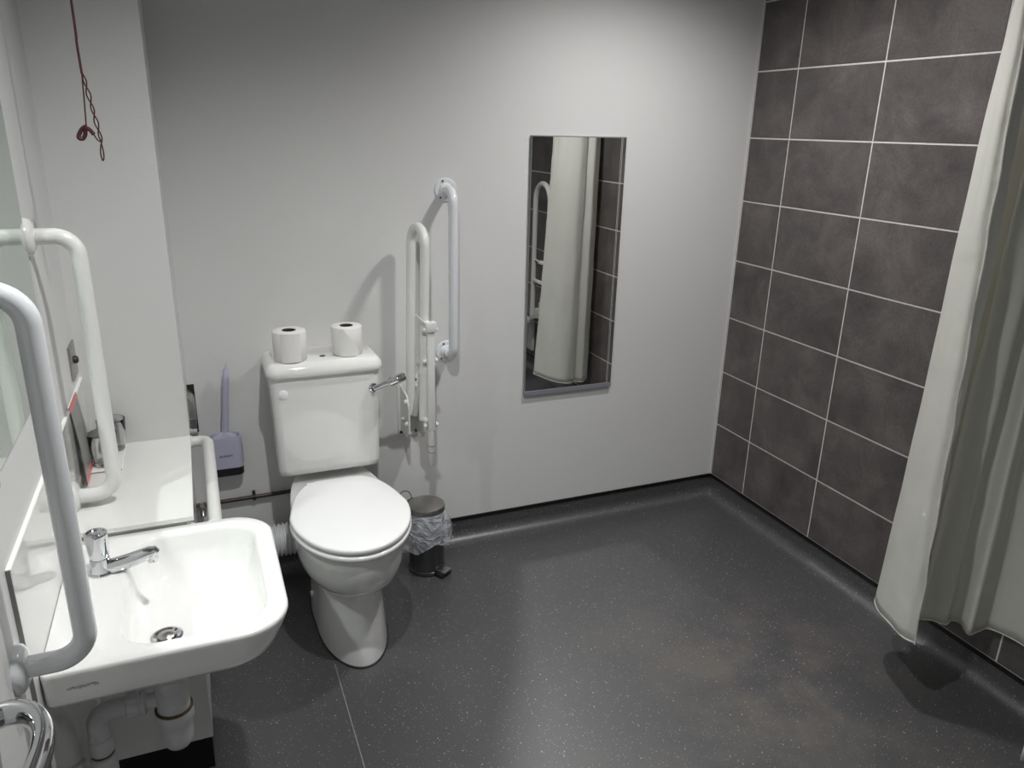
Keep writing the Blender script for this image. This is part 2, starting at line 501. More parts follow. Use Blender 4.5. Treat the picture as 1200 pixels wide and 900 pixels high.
# ------------------------------------------------------------------ grab rails on the left wall
def flange(bm, o, ax, r=.041, d=.0055):
    return lathe(bm, o, ax, [(r, 0), (r, d*.35), (r*.94, d*.8), (r*.60, d*.95), (r*.52, d*2.2), (r*.42, d*2.4)], 40)
def screws(parent, o, ax, r, offs):
    s, u = frame(Vector(ax).normalized())
    for a in offs:
        p = Vector(o) + s * (r * math.cos(a)) + u * (r * math.sin(a))
        obj('screw', lathe(bmesh.new(), p, ax, [(.0038, 0), (.0038, .002), (.0025, .003)], 10), 'screw', parent)
def vertical_rail(label, x0, y, z0, z1, prot, axis, mat, cov, group):
    """axis: unit vector from the wall"""
    ax = Vector(axis); lo = Vector((x0, y, z0)); hi = Vector((x0, y, z1))
    t = thing('grab_rail', label, 'grab rail', lo, group)
    pts = rounded([lo + ax*.004, lo + ax*prot, hi + ax*prot, hi + ax*.004], .062, 12)
    obj('rail_tube', tube(bmesh.new(), pts, .0172, 24), mat, t)
    for p in (lo, hi):
        bm = bmesh.new()
        if cov: lathe(bm, p, ax, [(.039, 0), (.039, .003), (.037, .009), (.028, .015), (.019, .017)] if cov == 1 else [(.042, 0), (.042, .004), (.040, .012), (.030, .019), (.019, .022)], 40)
        else: flange(bm, p, ax)
        f = obj('flange', bm, mat, t)
        if not cov: screws(f, p + ax*.006, ax, .033, (1.2, 1.2 + 2*PI/3, 1.2 + 4*PI/3))
    return t
g = 'white vertical grab rails'
vertical_rail('white vertical grab rail on left wall beside the far edge of the basin mirror', XW, -.777, .775, 1.378, .092, (1, 0, 0), 'white_metal', 1, g)
vertical_rail('nearest white vertical grab rail, at the camera-side edge of the basin', XW, -1.453, .802, 1.392, .100, (1, 0, 0), 'blue_metal', True, g)
vertical_rail('white vertical grab rail fixed to the back wall right of the toilet', -1.297, 0, .812, 1.404, .088, (0, -1, 0), 'blue_metal', False, g)
# horizontal rail on the boxing beside the toilet
t = thing('grab_rail', 'white horizontal grab rail on the boxed-in side wall left of the toilet', 'grab rail', (BX, -.28, .68), g)
pts = rounded([(BX + .004, -.28, .68), (BX + .062, -.28, .68), (BX + .062, -.86, .68), (BX + .004, -.86, .68)], .035, 10)
obj('rail_tube', tube(bmesh.new(), pts, .0165, 24), 'wplastic', t)
for y in (-.28, -.86): obj('flange', flange(bmesh.new(), (BX, y, .68), (1, 0, 0), .036, .008), 'wplastic', t)

# chrome loop rail near the camera
t = thing('chrome_rail', 'looped chrome rail on the left wall nearest the camera', 'rail', (XW, -1.62, .85))
pts = catmull([Vector((a, b, .842)) for a, b in ((XW + .003, -1.612), (-2.437, -1.609), (-2.414, -1.621), (-2.396, -1.650), (-2.389, -1.69), (-2.392, -1.74), (-2.402, -1.80), (-2.42, -1.86), (-2.44, -1.90), (XW + .003, -1.91))], 5)
obj('rail_tube', tube(bmesh.new(), pts, .014, 24, rb=.019), 'chrome', t)
for y in (-1.612, -1.91): obj('flange', lathe(bmesh.new(), (XW, y, .842), (1, 0, 0), [(.024, 0), (.024, .004), (.018, .009)], 28), 'chrome', t)

# ------------------------------------------------------------------ basin
BC = -1.1425
t = thing('washbasin', 'white ceramic washbasin on the left wall beside the shelf', 'basin', (XW, BC, .58))
bm = bmesh.new()
xb = XW + .007
def orr(hx, hy, r, z, n=8, rb=.012):
    out = []
    for qx, qy, a0, q in ((1, 1, 0, r), (-1, 1, PI/2, rb), (-1, -1, PI, rb), (1, -1, 3*PI/2, r)):
        for k in range(n + 1):
            a = a0 + (PI/2) * k / n
            out.append(Vector((xb + hx + qx * (hx - q) + q * math.cos(a), BC + qy * (hy - q) + q * math.sin(a), z)))
    return out
outer = [rrect(-2.275, BC, .065, .075, .05, .586), rrect(-2.285, BC, .12, .15, .075, .592), orr(.170, .198, .07, .641),
         orr(.185, .226, .075, .651), orr(.193, .2325, .080, .661), orr(.199, .2345, .085, .680), orr(.206, .236, .090, .708), orr(.2078, .237, .092, .717),
         orr(.2075, .236, .092, .7225), orr(.205, .2335, .09, .7250)]
icx = -2.2085
inner = [rrect(icx, BC, .1345, .2045, .072, .7245), rrect(icx, BC, .1305, .2005, .070, .7225), rrect(icx, BC, .1275, .197, .068, .716),
         rrect(icx - .001, BC, .123, .190, .068, .690), rrect(icx - .006, BC, .114, .176, .07, .655), rrect(icx - .015, BC, .098, .150, .068, .632),
         rrect(icx - .035, BC, .065, .095, .058, .619), rrect(-2.272, BC - .03, .026, .026, .0255, .6155)]
loft(bm, outer + inner)
obj('bowl', bm, 'ceramic', t, sharp=60)
w_ = lathe(bmesh.new(), (-2.272, BC - .032, .6155), (0, 0, 1), [(.031, 0), (.031, .003), (.026, .0045), (.021, .002), (.019, .001)], 36)
ws_ = obj('waste', w_, 'chrome', t)
obj('plug', lathe(bmesh.new(), (-2.272, BC - .032, .618), (0, 0, 1), [(.017, 0), (.017, .003), (.012, .007), (.0, .009)], 30, True, False), 'steel', ws_)
bm = bmesh.new(); random.seed(3)
for k in range(9):
    x = -2.418 + .0052 * k; z = .6905 + .0015 * math.sin(k * 2.1)
    yy = BC - .2357
    tube(bm, [(x, yy, z), (x + .007, yy + .0002, z + random.uniform(-.002, .003))], .0012 + .0008 * random.random(), 6)
obj('scuff_mark', bm, 'mark', t, label='small dark scuff on the side of the basin')

# tap
TX, TY = -2.385, -1.060
t = thing('basin_tap', 'chrome lever mixer tap on the washbasin', 'tap', (TX, TY, .725))
obj('tap_body', lathe(bmesh.new(), (TX, TY, .7235), (0, 0, 1), [(.0255, 0), (.0255, .004), (.021, .007), (.0195, .030), (.0185, .036)], 36), 'chrome', t)
bm = lathe(bmesh.new(), (TX, TY, .760), (0, 0, 1), [(.018, 0), (.0195, .003), (.0205, .025), (.0225, .052), (.0215, .056), (.0175, .057), (.0165, .0545), (.009, .0545), (.0085, .057), (.004, .058)], 40)
obj('tap_handle', bm, 'chrome', t)
dv = Vector((1, -.13, 0)).normalized()
pp = [Vector((TX, TY, .738)) + dv * a + Vector((0, 0, h)) for a, h in ((.004, -.001), (.024, -.002), (.05, .005), (.075, .013), (.096, .020), (.106, .021), (.110, .018))]
obj('spout', tube(bmesh.new(), pp, [.014, .0165, .0155, .0142, .0135, .012, .007], 24), 'chrome', t)
e = Vector((TX, TY, .738)) + dv * .098 + Vector((0, 0, .017))
obj('aerator', lathe(bmesh.new(), e, (0.15, 0, -1), [(.0115, 0), (.0115, .014), (.010, .017), (.007, .017)], 24), 'chrome', t)

# bottle trap below the basin
tx, ty = -2.280, -1.150
t = thing('bottle_trap', 'white plastic bottle trap and waste pipe under the washbasin', 'waste trap', (tx, ty, .32))
obj('tail_pipe', cyl(bmesh.new(), (tx, ty, .50), (tx, ty, .592), .017), 'pipe', t)
obj('collar', lathe(bmesh.new(), (tx, ty, .478), (0, 0, 1), [(.033, 0), (.033, .018), (.029, .024), (.018, .026)], 30), 'pipe', t)
obj('trap_body', lathe(bmesh.new(), (tx, ty, .425), (0, 0, 1), [(.033, 0), (.0335, .054)], 36), 'pipe', t)
obj('seal_ring', lathe(bmesh.new(), (tx, ty, .421), (0, 0, 1), [(.0385, 0), (.0385, .0035)], 36), 'brass', t, label='brown seal ring')
obj('trap_cup', lathe(bmesh.new(), (tx, ty, .322), (0, 0, 1), [(.012, 0), (.024, .004), (.031, .015), (.033, .035), (.0335, .068), (.0385, .074), (.0385, .0985), (.036, .0985)], 40), 'pipe', t)
oz = .452
obj('outlet', cyl(bmesh.new(), (tx - .030, ty, oz), (tx - .052, ty, oz), .016), 'pipe', t)
nu = obj('nut', lathe(bmesh.new(), (tx - .052, ty, oz), (-1, 0, 0), [(.024, 0), (.027, .002), (.027, .006), (.024, .008), (.024, .012), (.027, .014), (.027, .034), (.025, .036)], 12), 'pipe', t, sharp=20)
pts = rounded([(tx - .085, ty, oz), (-2.426, ty, oz), (-2.426, ty, .12), (-2.426, ty, .1)], .045, 12)
obj('waste_pipe', tube(bmesh.new(), pts, .0205, 24), 'pipe', t)
for a in (0.0, 1.0):
    p = (-2.426 + .047 + .012, ty, oz) if a == 0 else (-2.426, ty, oz - .062)
    ax = (1, 0, 0) if a == 0 else (0, 0, -1)
    obj('pipe_socket', lathe(bmesh.new(), p, ax, [(.0235, 0), (.0240, .003), (.0240, .034), (.022, .036)], 28), 'pipe', t)
obj('seal_ring', lathe(bmesh.new(), (-2.426, ty, .348), (0, 0, 1), [(.0225, 0), (.0225, .003)], 28), 'brass', t)
obj('pipe_socket', lathe(bmesh.new(), (-2.426, ty, .344), (0, 0, -1), [(.0245, 0), (.0255, .003), (.0255, .05), (.024, .054)], 28), 'pipe', t)

# ------------------------------------------------------------------ things on the shelf and wall above it
SZ = .7455
t = thing('tray', 'thin white board lying in the corner of the white shelf', 'tray', (-2.41, -.50, SZ))
obj('board', B((-2.452, -.585, SZ), (-2.372, -.41, SZ + .004), .0008, 1), 'cardw', t, False)
obj('edge', B((-2.452, -.5862, SZ + .0003), (-2.372, -.5851, SZ + .0032)), 'mirror_edge', t, False, label='dark front edge')
def tumbler(x, y, label):
    t = thing('glass_tumbler', label, 'glass', (x, y, SZ + .004), 'tumblers on the shelf')
    b = SZ + .0042
    obj('glass_bowl', lathe(bmesh.new(), (x, y, b), (0, 0, 1), [(.0, 0), (.024, 0), (.027, .003), (.034, .050), (.036, .088), (.0348, .0895), (.0335, .088), (.0315, .050), (.0245, .010), (.0, .009)], 36, False, False), 'glass', t)
tumbler(-2.412, -.540, 'clear upright glass tumbler nearer the front of the shelf board')
tumbler(-2.398, -.440, 'clear upright glass tumbler at the back of the shelf by the corner')
# leaning leaflet
t = thing('leaflet', 'grey leaflet with a red top band leaning on the left wall above the shelf', 'leaflet', (-2.44, -.63, SZ))
bm = bmesh.new()
def leafpt(v, y, th=0.0):   # v 0..1 up
    return Vector((-2.4445 - .012 * v + .004 * math.sin(v * PI) + th, y, SZ + .0045 + .205 * v))
def leafsec(v0, v1, y0, y1, off):
    bm = bmesh.new(); n = 8; rings = []
    for i in range(n + 1):
        v = v0 + (v1 - v0) * i / n
        rings.append([leafpt(v, y0, off), leafpt(v, y1, off), leafpt(v, y1, off + .0012), leafpt(v, y0, off + .0012)])
    return loft(bm, rings)
obj('sheet', leafsec(0, 1, -.665, -.535, 0), 'card', t)
obj('red_band', leafsec(.93, 1.0, -.6655, -.5345, .0003), 'redp', t, label='red band at the top of the leaflet')
obj('red_band', leafsec(0.0, .10, -.6655, -.5345, .0003), 'redp', t, label='painted red reflection at the foot of the leaflet')  # reddish reflection put into the sheet as flat colour
# chrome switch plate
t = thing('wall_switch', 'chrome switch plate with a black knob on the left wall above the shelf', 'switch', (XW, -.47, 1.02))
obj('plate', B((XW, -.515, .975), (XW + .006, -.425, 1.065), .002), 'steel', t)
obj('knob', lathe(bmesh.new(), (XW + .006, -.47, 1.022), (1, 0, 0), [(.010, 0), (.010, .006), (.007, .010), (.0, .0112)], 24, True, False), 'black', t, label='black round knob')
for zz in (.985, 1.055): obj('screw', lathe(bmesh.new(), (XW + .006, -.47, zz), (1, 0, 0), [(.003, 0), (.002, .0012)], 12), 'chrome', t)

# toilet roll dispenser on the side of the boxing
t = thing('paper_dispenser', 'chrome hooded toilet roll holder on the boxed-in wall side', 'toilet roll holder', (BX, -.18, .64))
obj('back_plate', B((BX, -.245, .655), (BX + .008, -.125, .815), .003), 'steel', t)
bm = bmesh.new(); rings = []
for i in range(9):
    a = i / 8; z = .818 - .10 * a; x = BX + .010 + .026 * math.sin(PI/2 * min(1, a * 2.2))
    rings.append([Vector((BX + .008, -.245, z)), Vector((x, -.245, z)), Vector((x, -.125, z)), Vector((BX + .008, -.125, z))])
loft(bm, rings)
obj('hood', bm, 'steel', t)
obj('roll_bar', cyl(bmesh.new(), (BX + .024, -.242, .690), (BX + .024, -.128, .690), .009, 20, .002), 'chrome', t)
obj('side_cheek', B((BX + .008, -.249, .650), (BX + .036, -.2452, .742), .001, 1), 'chrome', t, False)
obj('side_cheek', B((BX + .008, -.1248, .650), (BX + .038, -.121, .815), .001, 1), 'black', t, False, label='black far cheek')

# ------------------------------------------------------------------ emergency pull cord
t = thing('pull_cord', 'dark red emergency pull cord hanging from the ceiling in front of the boxing', 'pull cord', (-2.311, -.80, 1.53))
def cord(name, pts, r=.0014):
    P = [Vector((a, -.80 + b, c)) for a, b, c in pts]
    fine = []
    for i in range(len(P) - 1):
        p0, p1, p2, p3 = P[max(i-1,0)], P[i], P[i+1], P[min(i+2, len(P)-1)]
        for k in range(4):
            s = k / 4
            fine.append(.5 * ((2*p1) + (-p0+p2)*s + (2*p0-5*p1+4*p2-p3)*s*s + (-p0+3*p1-3*p2+p3)*s**3))
    fine.append(P[-1])
    return obj(name, tube(bmesh.new(), fine, r, 8), 'red', t)
cord('cord', [(-2.312, 0, CEIL), (-2.312, 0, 2.1), (-2.312, 0, 1.80), (-2.313, 0, 1.757), (-2.312, 0, 1.700)], .0024)
cord('cord_strand', [(-2.312, 0, 1.70), (-2.315, .001, 1.646), (-2.318, 0, 1.598)])
L, Rr = [], []
for i in range(14):
    s = i / 13; x = -2.311 + .017 * s; z = 1.700 - .132 * s
    wv = .0032 * math.sin(s * PI * 5) * (1 if True else 0)
    L.append((x + wv, .001 * math.cos(s*9), z)); Rr.append((x - wv + .001, -.001 * math.cos(s*9), z))
cord('cord_strand', L); cord('cord_strand', Rr)
cord('cord_loop', [(-2.295, 0, 1.568), (-2.2985, 0, 1.550), (-2.297, 0, 1.533), (-2.2935, 0, 1.540), (-2.2935, 0, 1.556), (-2.295, 0, 1.568)])
cord('cord_knot', [(-2.318, 0, 1.600), (-2.326, .001, 1.595), (-2.333, 0, 1.584), (-2.334, -.001, 1.577), (-2.327, 0, 1.576), (-2.322, .001, 1.584), (-2.319, 0, 1.596), (-2.313, 0, 1.594), (-2.306, 0, 1.584)], .0041)
cord('cord_strand', [(-2.306, 0, 1.584), (-2.301, 0, 1.574), (-2.295, 0, 1.570)])
cy0 = lathe(bmesh.new(), (-2.312, -.80, CEIL - .0005), (0, 0, -1), [(.042, 0), (.042, .010), (.036, .018), (.008, .022)], 36)
obj('ceiling_switch', cy0, 'wplastic', t)

# ------------------------------------------------------------------ toilet
CX = -1.776
t = thing('toilet', 'white close-coupled toilet with closed lid against the back wall', 'toilet', (CX, -.4, 0))
bm = bmesh.new()
R_ = [egg(CX + .004, -.40, -.652, -.12, .112, 1.1, .0), egg(CX + .004, -.40, -.652, -.12, .112, 1.1, .012), egg(CX + .004, -.40, -.635, -.12, .106, 1.1, .09),
      egg(CX + .004, -.40, -.620, -.12, .103, 1.08, .16), egg(CX + .004, -.40, -.616, -.12, .104, 1.05, .215), egg(CX + .004, -.41, -.618, -.11, .107, 1.0, .243),
      egg(CX + .004, -.42, -.640, -.09, .120, .95, .255), egg(CX + .004, -.43, -.678, -.07, .141, .90, .275), egg(CX + .004, -.44, -.712, -.05, .159, .87, .308), egg(CX + .004, -.44, -.735, -.05, .167, .86, .350),
      egg(CX + .004, -.45, -.743, -.04, .167, .84, .390), egg(CX + .004, -.45, -.749, -.035, .170, .84, .425), egg(CX + .004, -.45, -.747, -.035, .169, .84, .437), egg(CX + .004, -.45, -.742, -.04, .165, .84, .441)]
loft(bm, R_)
obj('pan', bm, 'ceramic', t, sharp=70)
def disc(z0, z1, yf, yb, hw, bw, e=.005, pb=4.2):
    return loft(bmesh.new(), [egg(CX + .003, -.50, yf + e, yb - e, hw - e, bw, z0, pb=pb), egg(CX + .003, -.50, yf, yb, hw, bw, z0 + e*.6, pb=pb),
                egg(CX + .003, -.50, yf, yb, hw, bw, z1 - e, pb=pb), egg(CX + .003, -.50, yf + e*.4, yb - e*.4, hw - e*.4, bw, z1 - e*.35, pb=pb), egg(CX + .003, -.50, yf + e*1.6, yb - e*1.2, hw - e*1.6, bw, z1, pb=pb),
                egg(CX + .003, -.50, yf + .08, yb - .05, hw - .07, bw, z1 + .0015, pb=pb)])
obj('seat', disc(.4415, .459, -.759, -.262, .184, .70), 'seat', t, sharp=60)
obj('lid', disc(.463, .482, -.757, -.262, .1825, .70), 'seat', t, sharp=60)
for s in (-1, 1):
    obj('hinge', cyl(bmesh.new(), (CX + s*.075 - .02, -.252, .458), (CX + s*.075 + .02, -.252, .458), .012, 20, .002), 'seat', t)
    bb = obj('floor_bolt', lathe(bmesh.new(), (CX + s*.104, -.30, .075), (s, 0, 0), [(.011, 0), (.010, .006), (.005, .008)], 16), 'wplastic', t)
# sealant line at the foot
obj('base_seal', loft(bmesh.new(), [egg(CX + .004, -.40, -.656, -.118, .116, 1.1, 0.0), egg(CX + .004, -.40, -.656, -.118, .116, 1.1, .004), egg(CX + .004, -.40, -.651, -.12, .111, .95, .006)]), 'black', t, label='dark sealant line round the foot')
# cistern
def crr(hx, y0, y1, r, z, n=6): return rrect(CX, (y0 + y1) / 2, hx, abs(y1 - y0) / 2, r, z, n)
bm = loft(bmesh.new(), [crr(.162, -.184, -.004, .02, .4745), crr(.170, -.192, -.004, .022, .479), crr(.173, -.196, -.003, .024, .50), crr(.176, -.199, -.002, .028, .68), crr(.181, -.201, -.002, .028, .829)])
obj('cistern', bm, 'ceramic', t, sharp=60)
bm = loft(bmesh.new(), [crr(.186, -.209, -.002, .03, .830), crr(.190, -.214, -.001, .034, .833), crr(.190, -.214, -.001, .034, .846), crr(.187, -.211, -.002, .033, .860), crr(.178, -.199, -.006, .03, .871), crr(.168, -.186, -.01, .028, .875)])
obj('cistern_lid', bm, 'ceramic', t, sharp=60)
obj('lid_screw', lathe(bmesh.new(), (CX + .000, -.135, .8745), (0, 0, 1), [(.010, 0), (.009, .002), (.0045, .002)], 20), 'screw', t)
obj('blank_button', lathe(bmesh.new(), (-1.918, -.199, .773), (0, -1, 0), [(.0155, 0), (.0155, .003), (.012, .005)], 32), 'seat', t)
lv = obj('flush_lever', lathe(bmesh.new(), (-1.622, -.199, .768), (0, -1, 0), [(.016, 0), (.015, .006), (.010, .009), (.010, .018)], 28), 'chrome', t)
bm = bmesh.new()
tube(bm, [(-1.622, -.214, .768), (-1.598, -.222, .779), (-1.570, -.234, .792)], [.010, .009, .0085], 14)
tube(bm, [(-1.574, -.232, .790), (-1.568, -.235, .793), (-1.530, -.250, .812), (-1.522, -.252, .815)], [.011, .0155, .0155, .011], 16)
obj('lever_arm', bm, 'chrome', lv)
# ribbed soil connector
bm = bmesh.new()
prof = [(.052, 0)]
for k in range(12):
    a = .012 + k * .0145
    prof += [(.052, a), (.058, a + .003), (.058, a + .008), (.052, a + .011)]
prof += [(.052, .20), (.052, .245)]
lathe(bm, (-1.87, -.125, .205), (-1, 0, 0), [(r, h) for r, h in prof], 40)
sc_ = obj('soil_connector', bm, 'pipe', None)
tag(sc_, 'ribbed white flexible soil pipe behind the toilet running left', 'soil pipe')

# copper supply pipe along back wall
t = thing('supply_pipe', 'tarnished copper water pipe along the back wall left of the toilet', 'pipe', (-2.05, -.018, .335))
obj('pipe_run', tube(bmesh.new(), [(-2.222, -.018, .335), (-1.885, -.018, .337)], .0075, 14), 'copper', t)
obj('pipe_clip', lathe(bmesh.new(), (-2.034, -.018, .3365), (1, 0, 0), [(.011, 0), (.0115, .002), (.0115, .009), (.011, .011)], 18), 'black', t)
obj('pipe_clip_foot', B((-2.0335, -.012, .318), (-2.0235, 0, .355), .002), 'black', t)
obj('elbow', tube(bmesh.new(), [(-2.205, -.018, .335), (-2.203, -.045, .33), (-2.203, -.06, .31)], .010, 14), 'steel', t)
obj('valve_knob', lathe(bmesh.new(), (-2.203, -.040, .335), (0, -1, 0), [(.012, 0), (.012, .012), (.006, .016)], 12), 'steel', t)

# toilet brush
t = thing('toilet_brush', 'lavender silicone toilet brush in its wall holder left of the toilet', 'toilet brush', (-2.107, -.03, .44))
bm = bmesh.new(); hx = .0525
def ho(z, k=1.0, d=0.0): return rrect(-2.106, -.030, hx*k, .0265*k, .020*k, z, 6)
loft(bm, [ho(.4765), ho(.478), ho(.585), ho(.589, .99), ho(.589, .90), ho(.583, .88), ho(.50, .86)])
h_ = obj('holder', bm, 'lav', t, sharp=50)
obj('holder_base', loft(bmesh.new(), [ho(.447, .93), ho(.450, .985), ho(.476, .995)]), 'black', t, label='black foot of the holder')
obj('side_vent', B((-2.0545, -.040, .486), (-2.0522, -.016, .556), .0008, 1), 'lavd', t, False)
zs = [(.56, .012), (.60, .0115), (.70, .0105), (.78, .0105), (.822, .010), (.833, .0035), (.848, .002)]
obj('handle', tube(bmesh.new(), [(-2.108 + (z - .56) * .10, -.032, z) for z, r in zs], [r for z, r in zs], 18), 'lav', t)
obj('brush_collar', loft(bmesh.new(), [rrect(-2.107, -.031, .044, .019, .016, .578, 6), rrect(-2.107, -.031, .040, .017, .014, .588, 6), rrect(-2.107, -.031, .014, .013, .012, .604, 6)]), 'lav', t, sharp=60)
obj('wall_bracket', B((-2.13, -.0045, .49), (-2.08, 0, .57), .001, 1), 'lav', t, False)
fc = bpy.data.curves.new('lettering', 'FONT'); fc.body = 'SILREAM'; fc.size = .0115; fc.extrude = .0002; fc.align_x = 'CENTER'; fc.align_y = 'CENTER'
fo = bpy.data.objects.new('lettering', fc); C.objects.link(fo)
dg = bpy.context.evaluated_depsgraph_get(); me = bpy.data.meshes.new_from_object(fo.evaluated_get(dg))
bpy.data.objects.remove(fo)
me.materials.clear(); me.materials.append(M['black'])
lo = bpy.data.objects.new('lettering', me); C.objects.link(lo); lo.parent = t
lo.rotation_euler = (PI/2, 0, 0); lo.location = (-.003, -.0268, .0825)
lo.location = Vector((-2.109, -.0568, .523)) - Vector(t.location)
lo['label'] = 'small dark lettering on the holder'

# toilet rolls
def roll(x, y, h, r, label, loose):
    z = .8765 if True else 0
    t = thing('toilet_roll', label, 'toilet roll', (x, y, z), 'toilet rolls on the cistern')
    n = 56; rc = .0225
    bm = bmesh.new()
    def ring(rad, zz, f=0.0): return [Vector((x + (rad + f*noise.noise(Vector((math.cos(2*PI*k/n)*1.6, math.sin(2*PI*k/n)*1.6, zz*20)))) * math.cos(2*PI*k/n), y + (rad + f*noise.noise(Vector((math.cos(2*PI*k/n)*1.6, math.sin(2*PI*k/n)*1.6, zz*20)))) * math.sin(2*PI*k/n), zz)) for k in range(n)]
    loft(bm, [ring(rc, z + h), ring(r - .003, z + h, .002), ring(r, z + h - .003, .003), ring(r + .0008, z + h*.5, .003), ring(r, z + .003, .003), ring(r - .003, z, .002), ring(rc, z)], False, False)
    obj('paper', bm, 'paper', t, sharp=60)
    obj('core', loft(bmesh.new(), [ring(rc, z + .001), ring(rc, z + h - .0015), ring(rc - .0012, z + h - .0015), ring(rc - .0012, z + .001)], True, False), 'tube', t)
    bm = bmesh.new()   # loose end sheet
    A = []
    for i in range(10):
        a = -2.2 + i * .13
        rr = r + .0022 + (.0035 * loose * max(0, i - 5) / 4)
        top = z + h - .001 - (.0 if not loose else .0)
        bot = z + .001 + (.0 if not loose else max(0, (i - 3)) * .0)
        if loose: top = z + h - .001 - max(0, i - 2) * .0105
        A.append((Vector((x + rr*math.cos(a), y + rr*math.sin(a), bot)), Vector((x + rr*math.cos(a), y + rr*math.sin(a), top)),
                  Vector((x + (rr-.0008)*math.cos(a), y + (rr-.0008)*math.sin(a), top)), Vector((x + (rr-.0008)*math.cos(a), y + (rr-.0008)*math.sin(a), bot))))
    loft(bm, A)
    obj('loose_sheet', bm, 'paper', t)
roll(-1.880, -.140, .098, .0535, 'white toilet roll on the left of the cistern lid', False)
roll(-1.690, -.125, .096, .0505, 'white toilet roll on the right of the cistern lid with loose diagonal sheet', True)

# ------------------------------------------------------------------ folded drop-down rail
HX = -1.450
t = thing('drop_down_rail', 'white hinged support rail folded up on the back wall beside the toilet', 'support rail', (HX, 0, .49))
bp_ = obj('wall_plate', B((HX - .042, -.008, .492), (HX + .040, 0, .735), .003), 'wplastic', t)
for px, pz in ((-.030, .51), (.028, .51), (-.030, .715), (.028, .715)):
    obj('bolt', lathe(bmesh.new(), (HX + px, -.008, pz), (0, -1, 0), [(.006, 0), (.006, .002), (.004, .004)], 12), 'screw', bp_)
for s, nm in ((-1, 'hinge_cheek'), (1, 'hinge_cheek')):
    bm = bmesh.new(); xx = HX + s * .028
    prof = [(-.008, .52), (-.105, .52), (-.125, .545), (-.125, .64), (-.10, .685), (-.008, .70)]
    loft(bm, [[Vector((xx - .003, y, z)) for y, z in prof], [Vector((xx + .003, y, z)) for y, z in prof]])
    obj(nm, bm, 'wplastic', t, False)
for (y, z) in ((-.105, .665), (-.055, .58), (-.108, .58)):
    for s in (-1, 1):
        obj('cap_nut', lathe(bmesh.new(), (HX + s*.031, y, z), (s, 0, 0), [(.009, 0), (.009, .004), (.006, .010), (.0, .012)], 16, True, False), 'wplastic', t)
A0, B0 = Vector((HX - .006, -.060, .60)), Vector((HX + .004, -.185, .955))
top = 1.292
pts = rounded([A0, (HX + .010, -.060, top), (HX + .024, -.180, top), (HX + .010, -.180, .62)], .0615, 14)
obj('rail_loop', tube(bmesh.new(), pts, .0165, 24), 'white_metal', t)
obj('brace', tube(bmesh.new(), [(HX + .006, -.185, .80), (HX, -.12, .66), (HX, -.10, .61)], .010, 14), 'wplastic', t)
# hanging leg
lx, ly = HX + .030, -.205
obj('leg_channel', B((lx - .013, ly - .013, .585), (lx + .013, ly + .013, .975), .004), 'white_metal', t)
obj('leg_foot', tube(bmesh.new(), [(lx, ly, .60), (lx, ly, .452), (lx, ly, .444)], [.0125, .0125, .008], 18), 'wplastic', t)
for z in (.525, .50): obj('foot_ring', lathe(bmesh.new(), (lx, ly, z), (0, 0, 1), [(.0135, 0), (.0135, .003)], 18), 'seal', t)
obj('latch_box', B((lx - .019, ly - .020, .950), (lx + .019, ly + .014, .984), .003), 'white_metal', t)
obj('latch_arm', tube(bmesh.new(), [(lx - .018, ly, .980), (lx - .052, ly - .004, 1.012)], .0035, 10), 'white_metal', t)
for z in (.955, .845, .605):
    for s in (-1, 1):
        obj('cap_nut', lathe(bmesh.new(), (lx + s*.017, ly, z), (s, 0, 0), [(.009, 0), (.009, .004), (.006, .010), (.0, .012)], 16, True, False), 'white_metal', t)
obj('leg_clamp', tube(bmesh.new(), [(lx - .012, ly, .845), (HX + .014, -.185, .845)], .010, 12), 'white_metal', t)
obj('leg_clamp', tube(bmesh.new(), [(lx - .012, ly, .62), (HX + .006, -.185, .63)], .009, 12), 'white_metal', t)

# ------------------------------------------------------------------ pedal bin
bx, by = -1.432, -.165
t = thing('pedal_bin', 'small steel pedal bin with clear liner between the toilet and back wall', 'bin', (bx, by, 0))
obj('bin_body', lathe(bmesh.new(), (bx, by, .001), (0, 0, 1), [(.066, 0), (.070, .003), (.070, .014), (.0665, .016), (.0675, .255), (.064, .255)], 44), 'dsteel', t)
obj('bin_lid', lathe(bmesh.new(), (bx, by, .254), (0, 0, 1), [(.0705, 0), (.0715, .002), (.0715, .016), (.069, .021), (.055, .025), (.02, .028), (0, .0285)], 44, True, False), 'steel', t)
n = 72; bm = bmesh.new(); rings = []
for i in range(15):
    s = i / 14
    row = []
    for k in range(n):
        a = 2*PI*k/n
        base = .0705 + .024 * math.sin(min(1, s*1.15) * PI * .60)
        fr = math.cos(a - math.radians(-45)) * .5 + .5
        wob = .006 * noise.noise(Vector((math.cos(a)*3, math.sin(a)*3, s*4))) * (s + .2) + .0030 * abs(math.sin(a*4 + s*3 + noise.noise(Vector((a, s*2, 3)))*3)) * s
        r = base + wob + .006 * fr * s
        zb = .255 - s * (.135 + .014 * math.sin(a*2 + 1.0) + .010*math.sin(a*5) - .01 * fr)
        row.append(Vector((bx + r*math.cos(a), by + r*math.sin(a), zb)))
    rings.append(row)
loft(bm, rings, False, False)
obj('bin_liner', bm, 'bag', t, label='clear crinkled liner turned over the rim', sharp=80)
pa = math.radians(-58)
pd = Vector((math.cos(pa), math.sin(pa), 0)); pn = Vector((-pd.y, pd.x, 0))
def obx(a, b, c, d, e, f, bev=.003):   # along pd, pn, z
    bm = B((a, c, e), (b, d, f), bev)
    bmesh.ops.transform(bm, matrix=Matrix.Translation((bx, by, 0)) @ Matrix.Rotation(pa, 4, 'Z'), verts=bm.verts[:])
    return bm
obj('pedal', obx(.060, .108, -.022, .022, .020, .028), 'steel', t, label='steel foot pedal')
